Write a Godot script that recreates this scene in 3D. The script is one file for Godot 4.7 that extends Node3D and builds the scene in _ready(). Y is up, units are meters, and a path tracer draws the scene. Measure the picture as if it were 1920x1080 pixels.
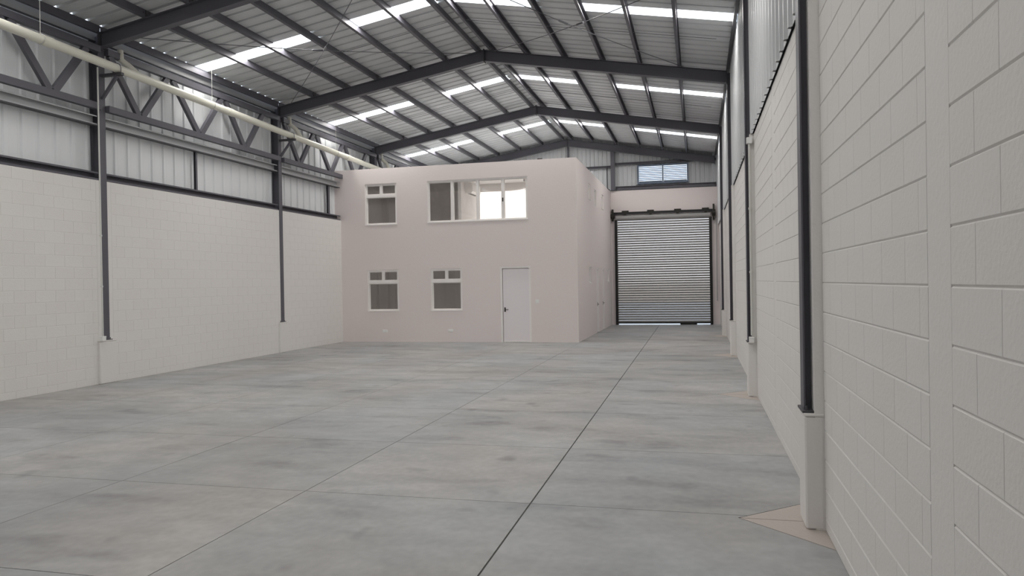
extends Node3D
# An empty warehouse: portal frames, block walls, an office block and a roller shutter at the far end.
# x runs to the right along the frames, y is up, and d (= -z) is the distance along the hall.

const RIDGE := -4.97
const SLOPE := 0.1735
const WL := -10.6        # inner face of the left block wall
const WR := 0.82         # inner face of the right block wall
const OFF := 21.08       # front face of the office block
const OX := -3.3         # side face of the office block
const END := 29.75       # inner face of the end wall
const FRAMES := [5.6, 11.6, 17.65, 23.7, 29.6]

var M := {}
var used := {}
var rng := RandomNumberGenerator.new()


# ---------------------------------------------------------------- helpers: naming and committing
func numbered(parent: Node, called: String) -> String:
	var k := str(parent.get_instance_id()) + called
	var n: int = used.get(k, 0)
	used[k] = n + 1
	return called if n == 0 else "%s_%03d" % [called, n]


func tag(o: Node, label := "", category := "", group := "", kind := "") -> void:
	if label: o.set_meta("label", label)
	if category: o.set_meta("category", category)
	if group: o.set_meta("group", group)
	if kind: o.set_meta("kind", kind)


func thing(called: String, label: String, category: String, at := Vector3.ZERO, group := "") -> Node3D:
	var o := Node3D.new()
	o.name = numbered(self, called)
	add_child(o, true)
	o.position = at
	tag(o, label, category, group)
	return o


func mesh_node(called: String, mesh: Mesh, m: Material, parent: Node = self) -> MeshInstance3D:
	var o := MeshInstance3D.new()
	o.name = numbered(parent, called)
	o.mesh = mesh
	o.material_override = m
	o.cast_shadow = GeometryInstance3D.SHADOW_CASTING_SETTING_ON
	parent.add_child(o, true)
	return o


func obj(called: String, st: SurfaceTool, m: Material, parent: Node = self) -> MeshInstance3D:
	return mesh_node(called, st.commit(), m, parent)


func struct(called: String, st: SurfaceTool, m: Material, label := "") -> MeshInstance3D:
	var o := obj(called, st, m)
	tag(o, label, "", "", "structure")
	return o


func mb() -> SurfaceTool:
	var st := SurfaceTool.new()
	st.begin(Mesh.PRIMITIVE_TRIANGLES)
	return st


# ---------------------------------------------------------------- helpers: shapes
func tri(st: SurfaceTool, a: Vector3, b: Vector3, c: Vector3, n: Vector3) -> void:
	st.set_normal(n)
	if (c - a).cross(b - a).dot(n) < 0.0:
		var t := b
		b = c
		c = t
	st.add_vertex(a)
	st.add_vertex(b)
	st.add_vertex(c)


func quad(st: SurfaceTool, a: Vector3, b: Vector3, c: Vector3, d: Vector3, outward: Vector3) -> void:
	var n := (c - a).cross(d - b).normalized()
	if n.dot(outward) < 0.0: n = -n
	tri(st, a, b, c, n)
	tri(st, a, c, d, n)


func box(st: SurfaceTool, lo: Vector3, hi: Vector3) -> void:
	obox(st, Transform3D(Basis.IDENTITY, (lo + hi) / 2.0), (hi - lo).abs())


func obox(st: SurfaceTool, t: Transform3D, s: Vector3) -> void:
	var h := s / 2.0
	for ax in 3:
		for sg in [-1.0, 1.0]:
			var u := (ax + 1) % 3
			var v := (ax + 2) % 3
			var p := []
			for c in [[-1, -1], [1, -1], [1, 1], [-1, 1]]:
				var q := Vector3.ZERO
				q[ax] = sg * h[ax]
				q[u] = c[0] * h[u]
				q[v] = c[1] * h[v]
				p.append(t * q)
			var n := Vector3.ZERO
			n[ax] = sg
			quad(st, p[0], p[1], p[2], p[3], t.basis * n)


# box by x range, y range, d range
func bx(st: SurfaceTool, x0: float, x1: float, y0: float, y1: float, d0: float, d1: float) -> void:
	box(st, Vector3(minf(x0, x1), minf(y0, y1), -maxf(d0, d1)), Vector3(maxf(x0, x1), maxf(y0, y1), -minf(d0, d1)))


# box whose long edges are chamfered by c
func cbx(st: SurfaceTool, x0: float, x1: float, y0: float, y1: float, d0: float, d1: float, c := 0.006) -> void:
	var lo := Vector3(minf(x0, x1), minf(y0, y1), -maxf(d0, d1))
	var hi := Vector3(maxf(x0, x1), maxf(y0, y1), -minf(d0, d1))
	var mid := (lo + hi) / 2.0
	var h := (hi - lo) / 2.0
	for ax in 3:
		var u := (ax + 1) % 3
		var v := (ax + 2) % 3
		for sg in [-1.0, 1.0]:
			var p := []
			for k in [[-1, -1], [1, -1], [1, 1], [-1, 1]]:
				var q := Vector3.ZERO
				q[ax] = sg * h[ax]
				q[u] = k[0] * (h[u] - c)
				q[v] = k[1] * (h[v] - c)
				p.append(mid + q)
			var n := Vector3.ZERO
			n[ax] = sg
			quad(st, p[0], p[1], p[2], p[3], n)
			for s2 in [-1.0, 1.0]:   # edge chamfers between +-ax and +-u
				var e := []
				for w in [-1.0, 1.0]:
					var a := Vector3.ZERO
					a[ax] = sg * h[ax]
					a[u] = s2 * (h[u] - c)
					a[v] = w * (h[v] - c)
					var b := Vector3.ZERO
					b[ax] = sg * (h[ax] - c)
					b[u] = s2 * h[u]
					b[v] = w * (h[v] - c)
					e.append([mid + a, mid + b])
				var m2 := Vector3.ZERO
				m2[ax] = sg
				m2[u] = s2
				quad(st, e[0][0], e[0][1], e[1][1], e[1][0], m2)
	for i in [-1.0, 1.0]:
		for j in [-1.0, 1.0]:
			for k in [-1.0, 1.0]:
				var a := mid + Vector3(i * h.x, j * (h.y - c), k * (h.z - c))
				var b := mid + Vector3(i * (h.x - c), j * h.y, k * (h.z - c))
				var d := mid + Vector3(i * (h.x - c), j * (h.y - c), k * h.z)
				tri(st, a, b, d, Vector3(i, j, k).normalized())


func beam_frame(a: Vector3, b: Vector3, up := Vector3.UP) -> Transform3D:
	var z := (b - a).normalized()
	var x := up.cross(z)
	if x.length() < 0.01: x = Vector3.RIGHT.cross(z)
	x = x.normalized()
	return Transform3D(Basis(x, z.cross(x), z), a)


func bar(st: SurfaceTool, a: Vector3, b: Vector3, w: float, h: float, up := Vector3.UP) -> void:
	var t := beam_frame(a, b, up)
	t.origin = (a + b) / 2.0
	obox(st, t, Vector3(w, h, a.distance_to(b)))


# profile (closed, any winding) in t's xy plane, drawn along t's z by length
func extrude(st: SurfaceTool, prof: PackedVector2Array, t: Transform3D, length: float, caps := true) -> void:
	var area := 0.0
	var n := prof.size()
	for i in n: area += prof[i].cross(prof[(i + 1) % n])
	var sg := signf(area)
	for i in n:
		var p := prof[i]
		var q := prof[(i + 1) % n]
		var e := (q - p)
		var out := t.basis * Vector3(e.y * sg, -e.x * sg, 0)
		quad(st, t * Vector3(p.x, p.y, 0), t * Vector3(q.x, q.y, 0), t * Vector3(q.x, q.y, length), t * Vector3(p.x, p.y, length), out)
	if caps:
		var idx := Geometry2D.triangulate_polygon(prof)
		for k in range(0, idx.size(), 3):
			for e in [0.0, 1.0]:
				var z: float = length * e
				tri(st, t * Vector3(prof[idx[k]].x, prof[idx[k]].y, z), t * Vector3(prof[idx[k + 1]].x, prof[idx[k + 1]].y, z), t * Vector3(prof[idx[k + 2]].x, prof[idx[k + 2]].y, z), t.basis.z.normalized() * (-1.0 if e == 0.0 else 1.0))


func i_section(w: float, h: float, tf: float, tw: float) -> PackedVector2Array:
	var a := w / 2.0
	var b := h / 2.0
	var c := tw / 2.0
	return PackedVector2Array([Vector2(-a, -b), Vector2(a, -b), Vector2(a, -b + tf), Vector2(c, -b + tf), Vector2(c, b - tf), Vector2(a, b - tf), Vector2(a, b), Vector2(-a, b), Vector2(-a, b - tf), Vector2(-c, b - tf), Vector2(-c, -b + tf), Vector2(-a, -b + tf)])


# lipped channel: back at x = 0, open towards +x, centred on y
func c_section(w: float, h: float, lip: float, t: float) -> PackedVector2Array:
	var b := h / 2.0
	return PackedVector2Array([Vector2(0, -b), Vector2(w, -b), Vector2(w, -b + lip), Vector2(w - t, -b + lip), Vector2(w - t, -b + t), Vector2(t, -b + t), Vector2(t, b - t), Vector2(w - t, b - t), Vector2(w - t, b - lip), Vector2(w, b - lip), Vector2(w, b), Vector2(0, b)])


func tube(st: SurfaceTool, path: Array, r: float, sides := 12, caps := true) -> void:
	var rings := []
	for i in path.size():
		var p: Vector3 = path[i]
		var dir: Vector3
		if i == 0: dir = path[1] - p
		elif i == path.size() - 1: dir = p - path[i - 1]
		else: dir = (p - path[i - 1]).normalized() + (path[i + 1] - p).normalized()
		dir = dir.normalized()
		var up := Vector3.UP if absf(dir.y) < 0.9 else Vector3.RIGHT
		var x := up.cross(dir).normalized()
		var y := dir.cross(x)
		var ring := []
		for k in sides:
			var a := TAU * k / sides
			var o := x * cos(a) + y * sin(a)
			ring.append([p + o * r, o])
		rings.append(ring)
	for i in rings.size() - 1:
		for k in sides:
			var a = rings[i][k]
			var b = rings[i][(k + 1) % sides]
			var c = rings[i + 1][(k + 1) % sides]
			var d = rings[i + 1][k]
			var mid: Vector3 = a[1] + b[1]
			for t in [[a, b, c], [a, c, d]]:
				var q = t
				if (q[2][0] - q[0][0]).cross(q[1][0] - q[0][0]).dot(mid) < 0.0: q = [t[0], t[2], t[1]]
				for v in q:
					st.set_normal(v[1])
					st.add_vertex(v[0])
	if caps:
		for e in [0, rings.size() - 1]:
			var p: Vector3 = path[e]
			var out: Vector3 = (path[0] - path[1]) if e == 0 else (path[e] - path[e - 1])
			for k in sides: tri(st, p, rings[e][k][0], rings[e][(k + 1) % sides][0], out.normalized())


# a wall of thickness w with rectangular holes; t maps (u, v, 0) to the seen face, -z goes into the wall
func holed(st: SurfaceTool, t: Transform3D, u0: float, u1: float, v0: float, v1: float, holes: Array, w: float) -> void:
	var us := [u0, u1]
	var vs := [v0, v1]
	for h in holes:
		for k in [h[0], h[1]]: if not us.has(k): us.append(k)
		for k in [h[2], h[3]]: if not vs.has(k): vs.append(k)
	us.sort()
	vs.sort()
	var solid := func(i: int, j: int) -> bool:
		if i < 0 or j < 0 or i >= us.size() - 1 or j >= vs.size() - 1: return false
		var cu: float = (us[i] + us[i + 1]) / 2.0
		var cv: float = (vs[j] + vs[j + 1]) / 2.0
		for h in holes: if cu > h[0] and cu < h[1] and cv > h[2] and cv < h[3]: return false
		return true
	for i in us.size() - 1:
		for j in vs.size() - 1:
			if not solid.call(i, j): continue
			var a := Vector3(us[i], vs[j], 0)
			var b := Vector3(us[i + 1], vs[j], 0)
			var c := Vector3(us[i + 1], vs[j + 1], 0)
			var d := Vector3(us[i], vs[j + 1], 0)
			var k := Vector3(0, 0, -w)
			quad(st, t * a, t * b, t * c, t * d, t.basis.z)
			quad(st, t * (a + k), t * (b + k), t * (c + k), t * (d + k), -t.basis.z)
			if not solid.call(i - 1, j): quad(st, t * a, t * d, t * (d + k), t * (a + k), -t.basis.x)
			if not solid.call(i + 1, j): quad(st, t * b, t * c, t * (c + k), t * (b + k), t.basis.x)
			if not solid.call(i, j - 1): quad(st, t * a, t * b, t * (b + k), t * (a + k), -t.basis.y)
			if not solid.call(i, j + 1): quad(st, t * d, t * c, t * (c + k), t * (d + k), t.basis.y)


# frames for walls: u along the wall, v up, +z towards the viewer's side
func facing_front(d: float) -> Transform3D:   # faces the viewer, u = x
	return Transform3D(Basis(Vector3.RIGHT, Vector3.UP, Vector3.BACK), Vector3(0, 0, -d))


func facing_right(x: float) -> Transform3D:   # faces +x, u = d
	return Transform3D(Basis(Vector3.FORWARD, Vector3.UP, Vector3.RIGHT), Vector3(x, 0, 0))


func facing_left(x: float) -> Transform3D:    # faces -x, u = d
	return Transform3D(Basis(Vector3.FORWARD, Vector3.UP, Vector3.LEFT), Vector3(x, 0, 0))


func under(x: float) -> float:                # underside of the rafters
	return 7.13 - SLOPE * absf(x - RIDGE)


func pan(x: float) -> float:                  # underside of the roof sheets
	return under(x) + 0.42


# ---------------------------------------------------------------- materials
func mat(c: Color, rough: float, metal := 0.0, spec := 0.5) -> StandardMaterial3D:
	var m := StandardMaterial3D.new()
	m.albedo_color = c
	m.roughness = rough
	m.metallic = metal
	m.metallic_specular = spec
	m.cull_mode = BaseMaterial3D.CULL_DISABLED
	return m


func grey(v: float, warm := 0.0) -> Color:    # linear value, slightly warm or cool
	return Color(v * (1.0 + warm), v, v * (1.0 - warm)).linear_to_srgb()


func bumps(m: StandardMaterial3D, size: float, strength: float, freq: float, sd: int) -> void:
	var n := FastNoiseLite.new()
	n.seed = sd
	n.frequency = freq
	n.fractal_octaves = 4
	var t := NoiseTexture2D.new()
	t.width = 512
	t.height = 512
	t.seamless = true
	t.as_normal_map = true
	t.bump_strength = strength
	t.noise = n
	m.normal_enabled = true
	m.normal_texture = t
	m.uv1_triplanar = true
	m.uv1_world_triplanar = true
	m.uv1_scale = Vector3.ONE / size


func concrete_texture() -> Array:
	var w := 1024
	var h := 2048
	var get_noise := func(sd: int, f: float, oct: int, sx: float) -> PackedByteArray:
		var n := FastNoiseLite.new()
		n.seed = sd
		n.noise_type = FastNoiseLite.TYPE_SIMPLEX_SMOOTH
		n.frequency = f
		n.fractal_octaves = oct
		var im := n.get_image(int(w / sx), h, false, false, true)
		if sx != 1.0: im.resize(w, h, Image.INTERPOLATE_CUBIC)
		im.convert(Image.FORMAT_L8)
		return im.get_data()
	var big: PackedByteArray = get_noise.call(3, 0.0045, 3, 1.0)
	var hue: PackedByteArray = get_noise.call(11, 0.006, 3, 1.0)
	var smear: PackedByteArray = get_noise.call(23, 0.02, 4, 3.0)
	var smear_2: PackedByteArray = get_noise.call(51, 0.045, 5, 2.0)
	var dots: PackedByteArray = get_noise.call(67, 0.028, 2, 1.0)
	var fine: PackedByteArray = get_noise.call(31, 0.16, 4, 1.0)
	var out := PackedByteArray()
	out.resize(w * h * 3)
	var rough := PackedByteArray()
	rough.resize(w * h)
	for i in w * h:
		var a := (big[i] - 128) / 128.0
		var s := (smear[i] - 128) / 128.0
		var s2 := (smear_2[i] - 128) / 128.0
		var f := (fine[i] - 128) / 128.0
		var u := (hue[i] - 128) / 128.0
		var stain := clampf((s - 0.15) * 1.9, 0.0, 1.0) * clampf(0.5 + s2 * 1.2, 0.0, 1.0)
		var v := 0.645 + a * 0.05 + s2 * 0.04 + f * 0.03 - stain * 0.11 - clampf((dots[i] - 205) / 50.0, 0.0, 1.0) * 0.10
		var r := v * (1.0 + u * 0.016)
		var b := v * (1.0 - u * 0.016 - 0.002)
		var k := i * 3
		out[k] = int(clampf(r, 0, 1) * 255)
		out[k + 1] = int(clampf(v, 0, 1) * 255)
		out[k + 2] = int(clampf(b, 0, 1) * 255)
		rough[i] = int(clampf(0.60 + a * 0.12 + s * 0.12 + f * 0.05, 0, 1) * 255)
	return [ImageTexture.create_from_image(Image.create_from_data(w, h, false, Image.FORMAT_RGB8, out)), ImageTexture.create_from_image(Image.create_from_data(w, h, false, Image.FORMAT_L8, rough))]


func make_materials() -> void:
	M.white = mat(grey(0.78, 0.026), 0.75, 0.0, 0.3)
	bumps(M.white, 0.55, 0.8, 0.03, 5)
	M.white_old = mat(grey(0.77, 0.03), 0.75, 0.0, 0.3)
	bumps(M.white_old, 0.5, 1.0, 0.034, 9)
	M.joint = mat(grey(0.66, 0.03), 0.85, 0.0, 0.2)
	M.plaster = mat(Color(0.912, 0.876, 0.868), 0.8, 0.0, 0.25)
	bumps(M.plaster, 0.8, 0.6, 0.02, 14)
	M.ceiling_white = mat(grey(0.75, 0.01), 0.8)
	M.dim_wall = mat(grey(0.78, 0.035), 0.85)
	M.steel = mat(Color(0.37, 0.365, 0.395), 0.45, 0.0, 0.45)
	M.steel_dark = mat(Color(0.30, 0.295, 0.31), 0.5, 0.0, 0.4)
	M.galv = mat(grey(0.70, -0.02), 0.5, 0.0, 0.5)
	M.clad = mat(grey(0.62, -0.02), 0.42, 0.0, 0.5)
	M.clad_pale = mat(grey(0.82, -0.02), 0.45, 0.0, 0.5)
	M.girt = mat(grey(0.50, -0.02), 0.45, 0.2, 0.5)
	M.flash = mat(grey(0.36, 0.0), 0.5, 0.1, 0.5)
	M.pvc = mat(Color(0.93, 0.925, 0.87), 0.35, 0.0, 0.5)
	M.conduit = mat(Color(0.84, 0.84, 0.82), 0.4)
	M.black = mat(Color(0.07, 0.07, 0.07), 0.5)
	M.iron = mat(Color(0.16, 0.15, 0.13), 0.55, 0.2)
	M.zinc = mat(grey(0.36, 0.012), 0.6, 0.0, 0.25)
	M.frame = mat(Color(0.955, 0.94, 0.93), 0.35, 0.0, 0.5)
	M.door = mat(Color(0.935, 0.912, 0.925), 0.4, 0.0, 0.5)
	M.louvre = mat(Color(0.78, 0.82, 0.87), 0.35, 0.1)
	M.louvre_frame = mat(Color(0.36, 0.41, 0.48), 0.45, 0.1)
	M.wire = mat(Color(0.42, 0.42, 0.44), 0.5, 0.0)
	M.plastic = mat(Color(0.93, 0.93, 0.92), 0.3)
	M.bed = mat(grey(0.14, 0.02), 0.9)
	M.outside = mat(grey(0.55, 0.02), 0.9)
	var g := StandardMaterial3D.new()
	g.albedo_color = Color(0.92, 0.875, 0.85, 0.15)
	g.transparency = BaseMaterial3D.TRANSPARENCY_ALPHA
	g.roughness = 0.03
	g.cull_mode = BaseMaterial3D.CULL_DISABLED
	M.glass = g
	var sk := mat(Color(0.9, 0.93, 0.95), 0.5)
	sk.emission_enabled = true
	sk.emission = Color(0.96, 0.985, 1.0)
	sk.emission_energy_multiplier = 2.2
	M.skylight = sk
	var tube_light := mat(Color(1, 1, 1), 0.4)
	tube_light.emission_enabled = true
	tube_light.emission = Color(1.0, 0.98, 0.95)
	tube_light.emission_energy_multiplier = 1.25
	M.lamp = tube_light
	var tx := concrete_texture()
	M.concrete = []
	for v in [[1.0, 1.0, 1.0], [0.985, 0.987, 0.988], [1.0, 0.992, 0.986], [0.975, 0.974, 0.97]]:
		var c := StandardMaterial3D.new()
		c.albedo_texture = tx[0]
		c.albedo_color = Color(v[0], v[1], v[2])
		c.roughness_texture = tx[1]
		c.roughness = 1.0
		c.roughness_texture_channel = BaseMaterial3D.TEXTURE_CHANNEL_RED
		c.metallic_specular = 0.45
		c.uv1_triplanar = true
		c.uv1_world_triplanar = true
		c.uv1_scale = Vector3(1.0 / 15.0, 1.0, 1.0 / 38.0)
		c.uv1_offset = Vector3(0.85, 0.0, 0.80)
		c.cull_mode = BaseMaterial3D.CULL_DISABLED
		M.concrete.append(c)
	M.new_concrete = mat(Color(0.735, 0.70, 0.675), 0.75, 0.0, 0.3)
	bumps(M.new_concrete, 0.7, 1.5, 0.03, 77)


# ---------------------------------------------------------------- camera, sky, lights
func skylight_strips() -> Array:
	# [x from, x to, centre d, bay number]; every bay has two strips on each slope
	var out := []
	for j in range(-2, 3):
		var d := 14.5 + 6.07 * j
		for s in [[-10.58, -7.86, "lower", "left"], [-6.90, -5.14, "upper", "left"], [-4.80, -3.04, "upper", "right"], [-2.08, 0.70, "lower", "right"]]:
			out.append([s[0], s[1], d, j, s[2], s[3]])
	return out


func make_view() -> void:
	var cam := Camera3D.new()
	cam.name = "camera"
	var yaw := 0.2432
	var pitch := -0.0068
	var roll := 0.0168
	var f := Vector3(-sin(yaw), 0, -cos(yaw))
	var r := Vector3(cos(yaw), 0, -sin(yaw))
	var f2 := f * cos(pitch) + Vector3.UP * sin(pitch)
	var u2 := Vector3.UP * cos(pitch) - f * sin(pitch)
	cam.transform = Transform3D(Basis(r * cos(roll) - u2 * sin(roll), u2 * cos(roll) + r * sin(roll), -f2), Vector3(0, 1.72, 0))
	cam.fov = rad_to_deg(2.0 * atan(540.0 / 1405.17))
	cam.near = 0.05
	cam.far = 300.0
	add_child(cam)
	cam.current = true
	var sky_mat := ProceduralSkyMaterial.new()
	sky_mat.sky_top_color = Color(0.80, 0.86, 0.93)
	sky_mat.sky_horizon_color = Color(0.95, 0.96, 0.97)
	sky_mat.ground_horizon_color = Color(0.75, 0.74, 0.72)
	sky_mat.ground_bottom_color = Color(0.6, 0.59, 0.57)
	sky_mat.sun_angle_max = 0.0
	var sky := Sky.new()
	sky.sky_material = sky_mat
	var e := Environment.new()
	e.background_mode = Environment.BG_SKY
	e.sky = sky
	e.background_energy_multiplier = 2.7
	e.tonemap_mode = Environment.TONE_MAPPER_LINEAR
	e.tonemap_exposure = 1.0
	e.sdfgi_enabled = true
	e.ssao_enabled = true
	e.ssil_enabled = true
	var we := WorldEnvironment.new()
	we.name = "sky"
	we.environment = e
	add_child(we)
	for s in skylight_strips():
		var xc: float = (s[0] + s[1]) / 2.0
		var a := AreaLight3D.new()
		a.name = "skylight_daylight"
		var run := Vector3(s[1] - s[0], pan(s[1]) - pan(s[0]), 0)
		a.area_size = Vector2(run.length() - 0.06, 0.42)
		a.area_normalize_energy = false
		a.light_energy = SKYLIGHT * (0.72 if s[3] == -2 else 1.0)   # the row over the viewer is grimier
		a.light_color = Color(1.0, 0.983, 0.962)
		a.shadow_enabled = true
		a.set("area_range", 40.0)
		var bx_ := run.normalized()
		var bz := Vector3(0, 1, 0).slide(bx_).normalized()   # lamps shine along -z
		a.transform = Transform3D(Basis(bx_, bz.cross(bx_), bz), Vector3(xc, pan(xc) - 0.012, -s[2]))
		add_child(a, true)


const SKYLIGHT := 5.7


# ---------------------------------------------------------------- floor
func make_floor() -> void:
	var st := mb()
	bx(st, -10.9, 1.0, -0.25, -0.012, -6.6, 29.72)
	var fl := struct("floor", st, M.bed, "grey power-floated concrete floor cut into rectangular slabs")
	var line := func(k: int, d: float, e: int) -> float:
		return [-10.62, -8.85, -7.0, -5.02 - 0.006 * d, -3.22 - 0.0015 * d, -1.25 - 0.0072 * d, 0.84][k] + (0.003 if e > 0 and k == 5 else 0.0) - (0.003 if e < 0 and k == 5 else 0.0)
	var cuts := [-6.5, -4.4, -2.3, -0.3, 1.75, 3.75, 5.68, 7.64, 9.76, 11.66, 13.3, 14.85, 16.4, 17.65, 19.4, 21.0, 23.7, 26.7, 29.72]
	var diamonds := []
	for d in [5.62, 11.64, 17.68, 23.72]:
		diamonds.append(PackedVector2Array([Vector2(0.26, d), Vector2(0.86, d - 0.60), Vector2(0.86, d + 0.54)]))
	for j in cuts.size() - 1:
		for i in 6:
			var polys := [PackedVector2Array([Vector2(line.call(i, cuts[j], 1), cuts[j]), Vector2(line.call(i + 1, cuts[j], -1), cuts[j]), Vector2(line.call(i + 1, cuts[j + 1], -1), cuts[j + 1]), Vector2(line.call(i, cuts[j + 1], 1), cuts[j + 1])])]
			for dm in diamonds:
				var kept := []
				for p in polys:
					for q in Geometry2D.clip_polygons(p, dm): kept.append(q)
				polys = kept
			for p in polys:
				for q in Geometry2D.offset_polygon(p, -0.0036):
					if j == 0 or absf(area_of(q)) > 0.02: slab("concrete_slab", q, M.concrete[(i * 7 + j * 5 + (i * j) % 3) % 4], fl)
	for dm in diamonds:
		var half := [PackedVector2Array([dm[0], dm[1], Vector2(0.86, dm[0].y)]), PackedVector2Array([dm[0], Vector2(0.86, dm[0].y), dm[2]])]
		for hp in half:
			for q in Geometry2D.offset_polygon(hp, -0.0045):
				slab("infill_slab", q, M.new_concrete, fl)


func area_of(p: PackedVector2Array) -> float:
	var a := 0.0
	for i in p.size(): a += p[i].cross(p[(i + 1) % p.size()])
	return a / 2.0


func slab(called: String, q: PackedVector2Array, m: Material, fl: Node) -> void:
	var st := mb()
	var t := Transform3D(Basis(Vector3.RIGHT, Vector3.FORWARD, Vector3.UP), Vector3(0, -0.0118, 0))
	extrude(st, q, t, 0.0118)
	obj(called, st, m, fl)


# ---------------------------------------------------------------- block walls
# one block's face: a low frustum with bevelled edges towards the joints; t maps (u, v, z) as in holed()
func block(st: SurfaceTool, t: Transform3D, u0: float, u1: float, v0: float, v1: float, z0: float) -> void:
	var gu := 0.0002
	var gv := 0.0012
	var bu := 0.0018
	var bv := 0.0065
	var o := [Vector3(u0 + gu, v0 + gv, z0), Vector3(u1 - gu, v0 + gv, z0), Vector3(u1 - gu, v1 - gv, z0), Vector3(u0 + gu, v1 - gv, z0)]
	var f := [Vector3(u0 + bu, v0 + bv, 0), Vector3(u1 - bu, v0 + bv, 0), Vector3(u1 - bu, v1 - bv, 0), Vector3(u0 + bu, v1 - bv, 0)]
	quad(st, t * f[0], t * f[1], t * f[2], t * f[3], t.basis.z)
	for k in 4:
		var n := (k + 1) % 4
		var out := [Vector3(0, -1, 0.5), Vector3(1, 0, 0.5), Vector3(0, 1, 0.5), Vector3(-1, 0, 0.5)]
		quad(st, t * o[k], t * o[n], t * f[n], t * f[k], t.basis * out[k])


# rows of blocks between the smooth piers; the nearest ones as parts, the rest joined
func lay_blocks(wall: Node3D, t: Transform3D, spans: Array, v_first: float, v_top: float, most: int, phase: float, deep: float) -> void:
	var cells := []
	var row := 0
	var v0 := 0.0
	var v1 := v_first
	while v0 < v_top - 0.001:
		v1 = minf(v1, v_top)
		for s in spans:
			var u: float = s[0]
			var first := ceilf((s[0] + 0.06 - phase - 0.2 * (row % 2)) / 0.4) * 0.4 + phase + 0.2 * (row % 2)
			var nxt := first
			while u < s[1] - 0.001:
				var e: float = minf(nxt, s[1])
				if s[1] - e < 0.06: e = s[1]
				cells.append([u, e, v0, v1])
				u = e
				nxt += 0.4
		v0 = v1
		v1 += 0.2
		row += 1
	cells.sort_custom(func(a, b): return (a[0] if a[0] != b[0] else a[2]) < (b[0] if a[0] != b[0] else b[2]))
	var rest := mb()
	for k in cells.size():
		var c = cells[k]
		var groove := deep if c[0] < 5.4 else minf(deep, 0.003)
		if k < most:
			var st := mb()
			block(st, t, c[0], c[1], c[2], c[3], -groove)
			obj("concrete_block", st, M.white if rng.randf() < 0.6 else M.white_old, wall)
		else:
			block(rest, t, c[0], c[1], c[2], c[3], -groove)
	if cells.size() > most:
		var o := obj("far_blocks", rest, M.white, wall)
		tag(o, "", "", "", "stuff")


func make_block_walls() -> void:
	# right: smooth concrete piers at the steel columns and half way between them
	var st := mb()
	bx(st, WR + 0.0056, 1.05, 0, 3.83, -6.6, 29.75)
	var w := struct("wall_right", st, M.joint, "white painted concrete block wall beside the roller shutter, grey cladding above it")
	var piers := [[2.78, 3.04], [5.44, 5.76], [8.52, 8.80], [11.44, 11.76], [14.5, 14.76], [17.49, 17.81], [20.5, 20.76], [23.54, 23.86], [26.5, 26.76]]
	var spans := []
	var u := 1.0
	for p in piers:
		spans.append([u, p[0]])
		u = p[1]
		var ps := mb()
		# those at the columns stand proud and case the steel in
		var at_column: bool = p[1] - p[0] > 0.30
		bx(ps, WR - 0.06 if at_column else WR + 0.0005, WR + 0.02, 0, 3.83, p[0] + 0.002, p[1] - 0.002)
		obj("smooth_pier", ps, M.white, w)
	spans.append([u, 29.74])
	lay_blocks(w, facing_left(WR), spans, 0.085, 3.83, 300, 2.35, 0.0055)
	var near := mb()
	bx(near, WR, WR + 0.02, 0, 3.83, -6.5, 1.0)
	obj("plaster_face", near, M.white, w)
	# left
	st = mb()
	bx(st, -10.78, WL - 0.0023, 0, 3.72, -6.6, 29.75)
	var w2 := struct("wall_left", st, M.joint, "white painted concrete block wall opposite the shutter aisle, grey cladding above it")
	spans = []
	u = 7.2
	for p in [[11.42, 11.78], [17.47, 17.83]]:
		spans.append([u, p[0]])
		u = p[1]
		var ps := mb()
		bx(ps, WL - 0.02, WL - 0.0005, 0, 3.72, p[0] + 0.002, p[1] - 0.002)
		obj("smooth_pier", ps, M.white, w2)
	spans.append([u, OFF])
	lay_blocks(w2, facing_right(WL), spans, 0.12, 3.72, 300, 7.3, 0.0022)
	near = mb()
	bx(near, WL - 0.02, WL, 0, 3.72, -6.5, 7.2)
	obj("plaster_face", near, M.white, w2)
	near = mb()
	bx(near, WL - 0.02, WL, 0, 3.72, OFF + 0.02, END)
	obj("plaster_face", near, M.dim_wall, w2)
	# behind the viewer
	st = mb()
	holed(st, Transform3D(Basis(Vector3.LEFT, Vector3.UP, Vector3.FORWARD), Vector3(0, 0, 6.5)), -1.05, 10.9, 0, 7.6, [], 0.2)
	struct("wall_front", st, M.white, "white end wall opposite the roller shutter")


# ---------------------------------------------------------------- sheeting
# cross-section of ribbed sheet over [0, cover]: flat pans with ribs that stand off towards +y
func rib_line(cover: float, ribs: int, height: float, foot: float, top: float) -> PackedVector2Array:
	var out := PackedVector2Array([Vector2(0, 0)])
	var p := cover / ribs
	for k in ribs:
		var c := p * (k + 0.5)
		out.append_array([Vector2(c - p * 0.28, 0), Vector2(c - p * 0.26, height * 0.07), Vector2(c - p * 0.24, 0), Vector2(c - foot / 2, 0), Vector2(c - top / 2, height), Vector2(c + top / 2, height), Vector2(c + foot / 2, 0), Vector2(c + p * 0.24, 0), Vector2(c + p * 0.26, height * 0.07), Vector2(c + p * 0.28, 0)])
	out.append(Vector2(cover, 0))
	return out


# strip of sheet: for each point of the line, two ends given by two functions
func sheet(line: PackedVector2Array, end_a: Callable, end_b: Callable, out: Vector3) -> SurfaceTool:
	var st := mb()
	for i in line.size() - 1:
		if line[i].distance_to(line[i + 1]) < 1e-5: continue
		quad(st, end_a.call(line[i]), end_a.call(line[i + 1]), end_b.call(line[i + 1]), end_b.call(line[i]), out)
	return st


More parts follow.
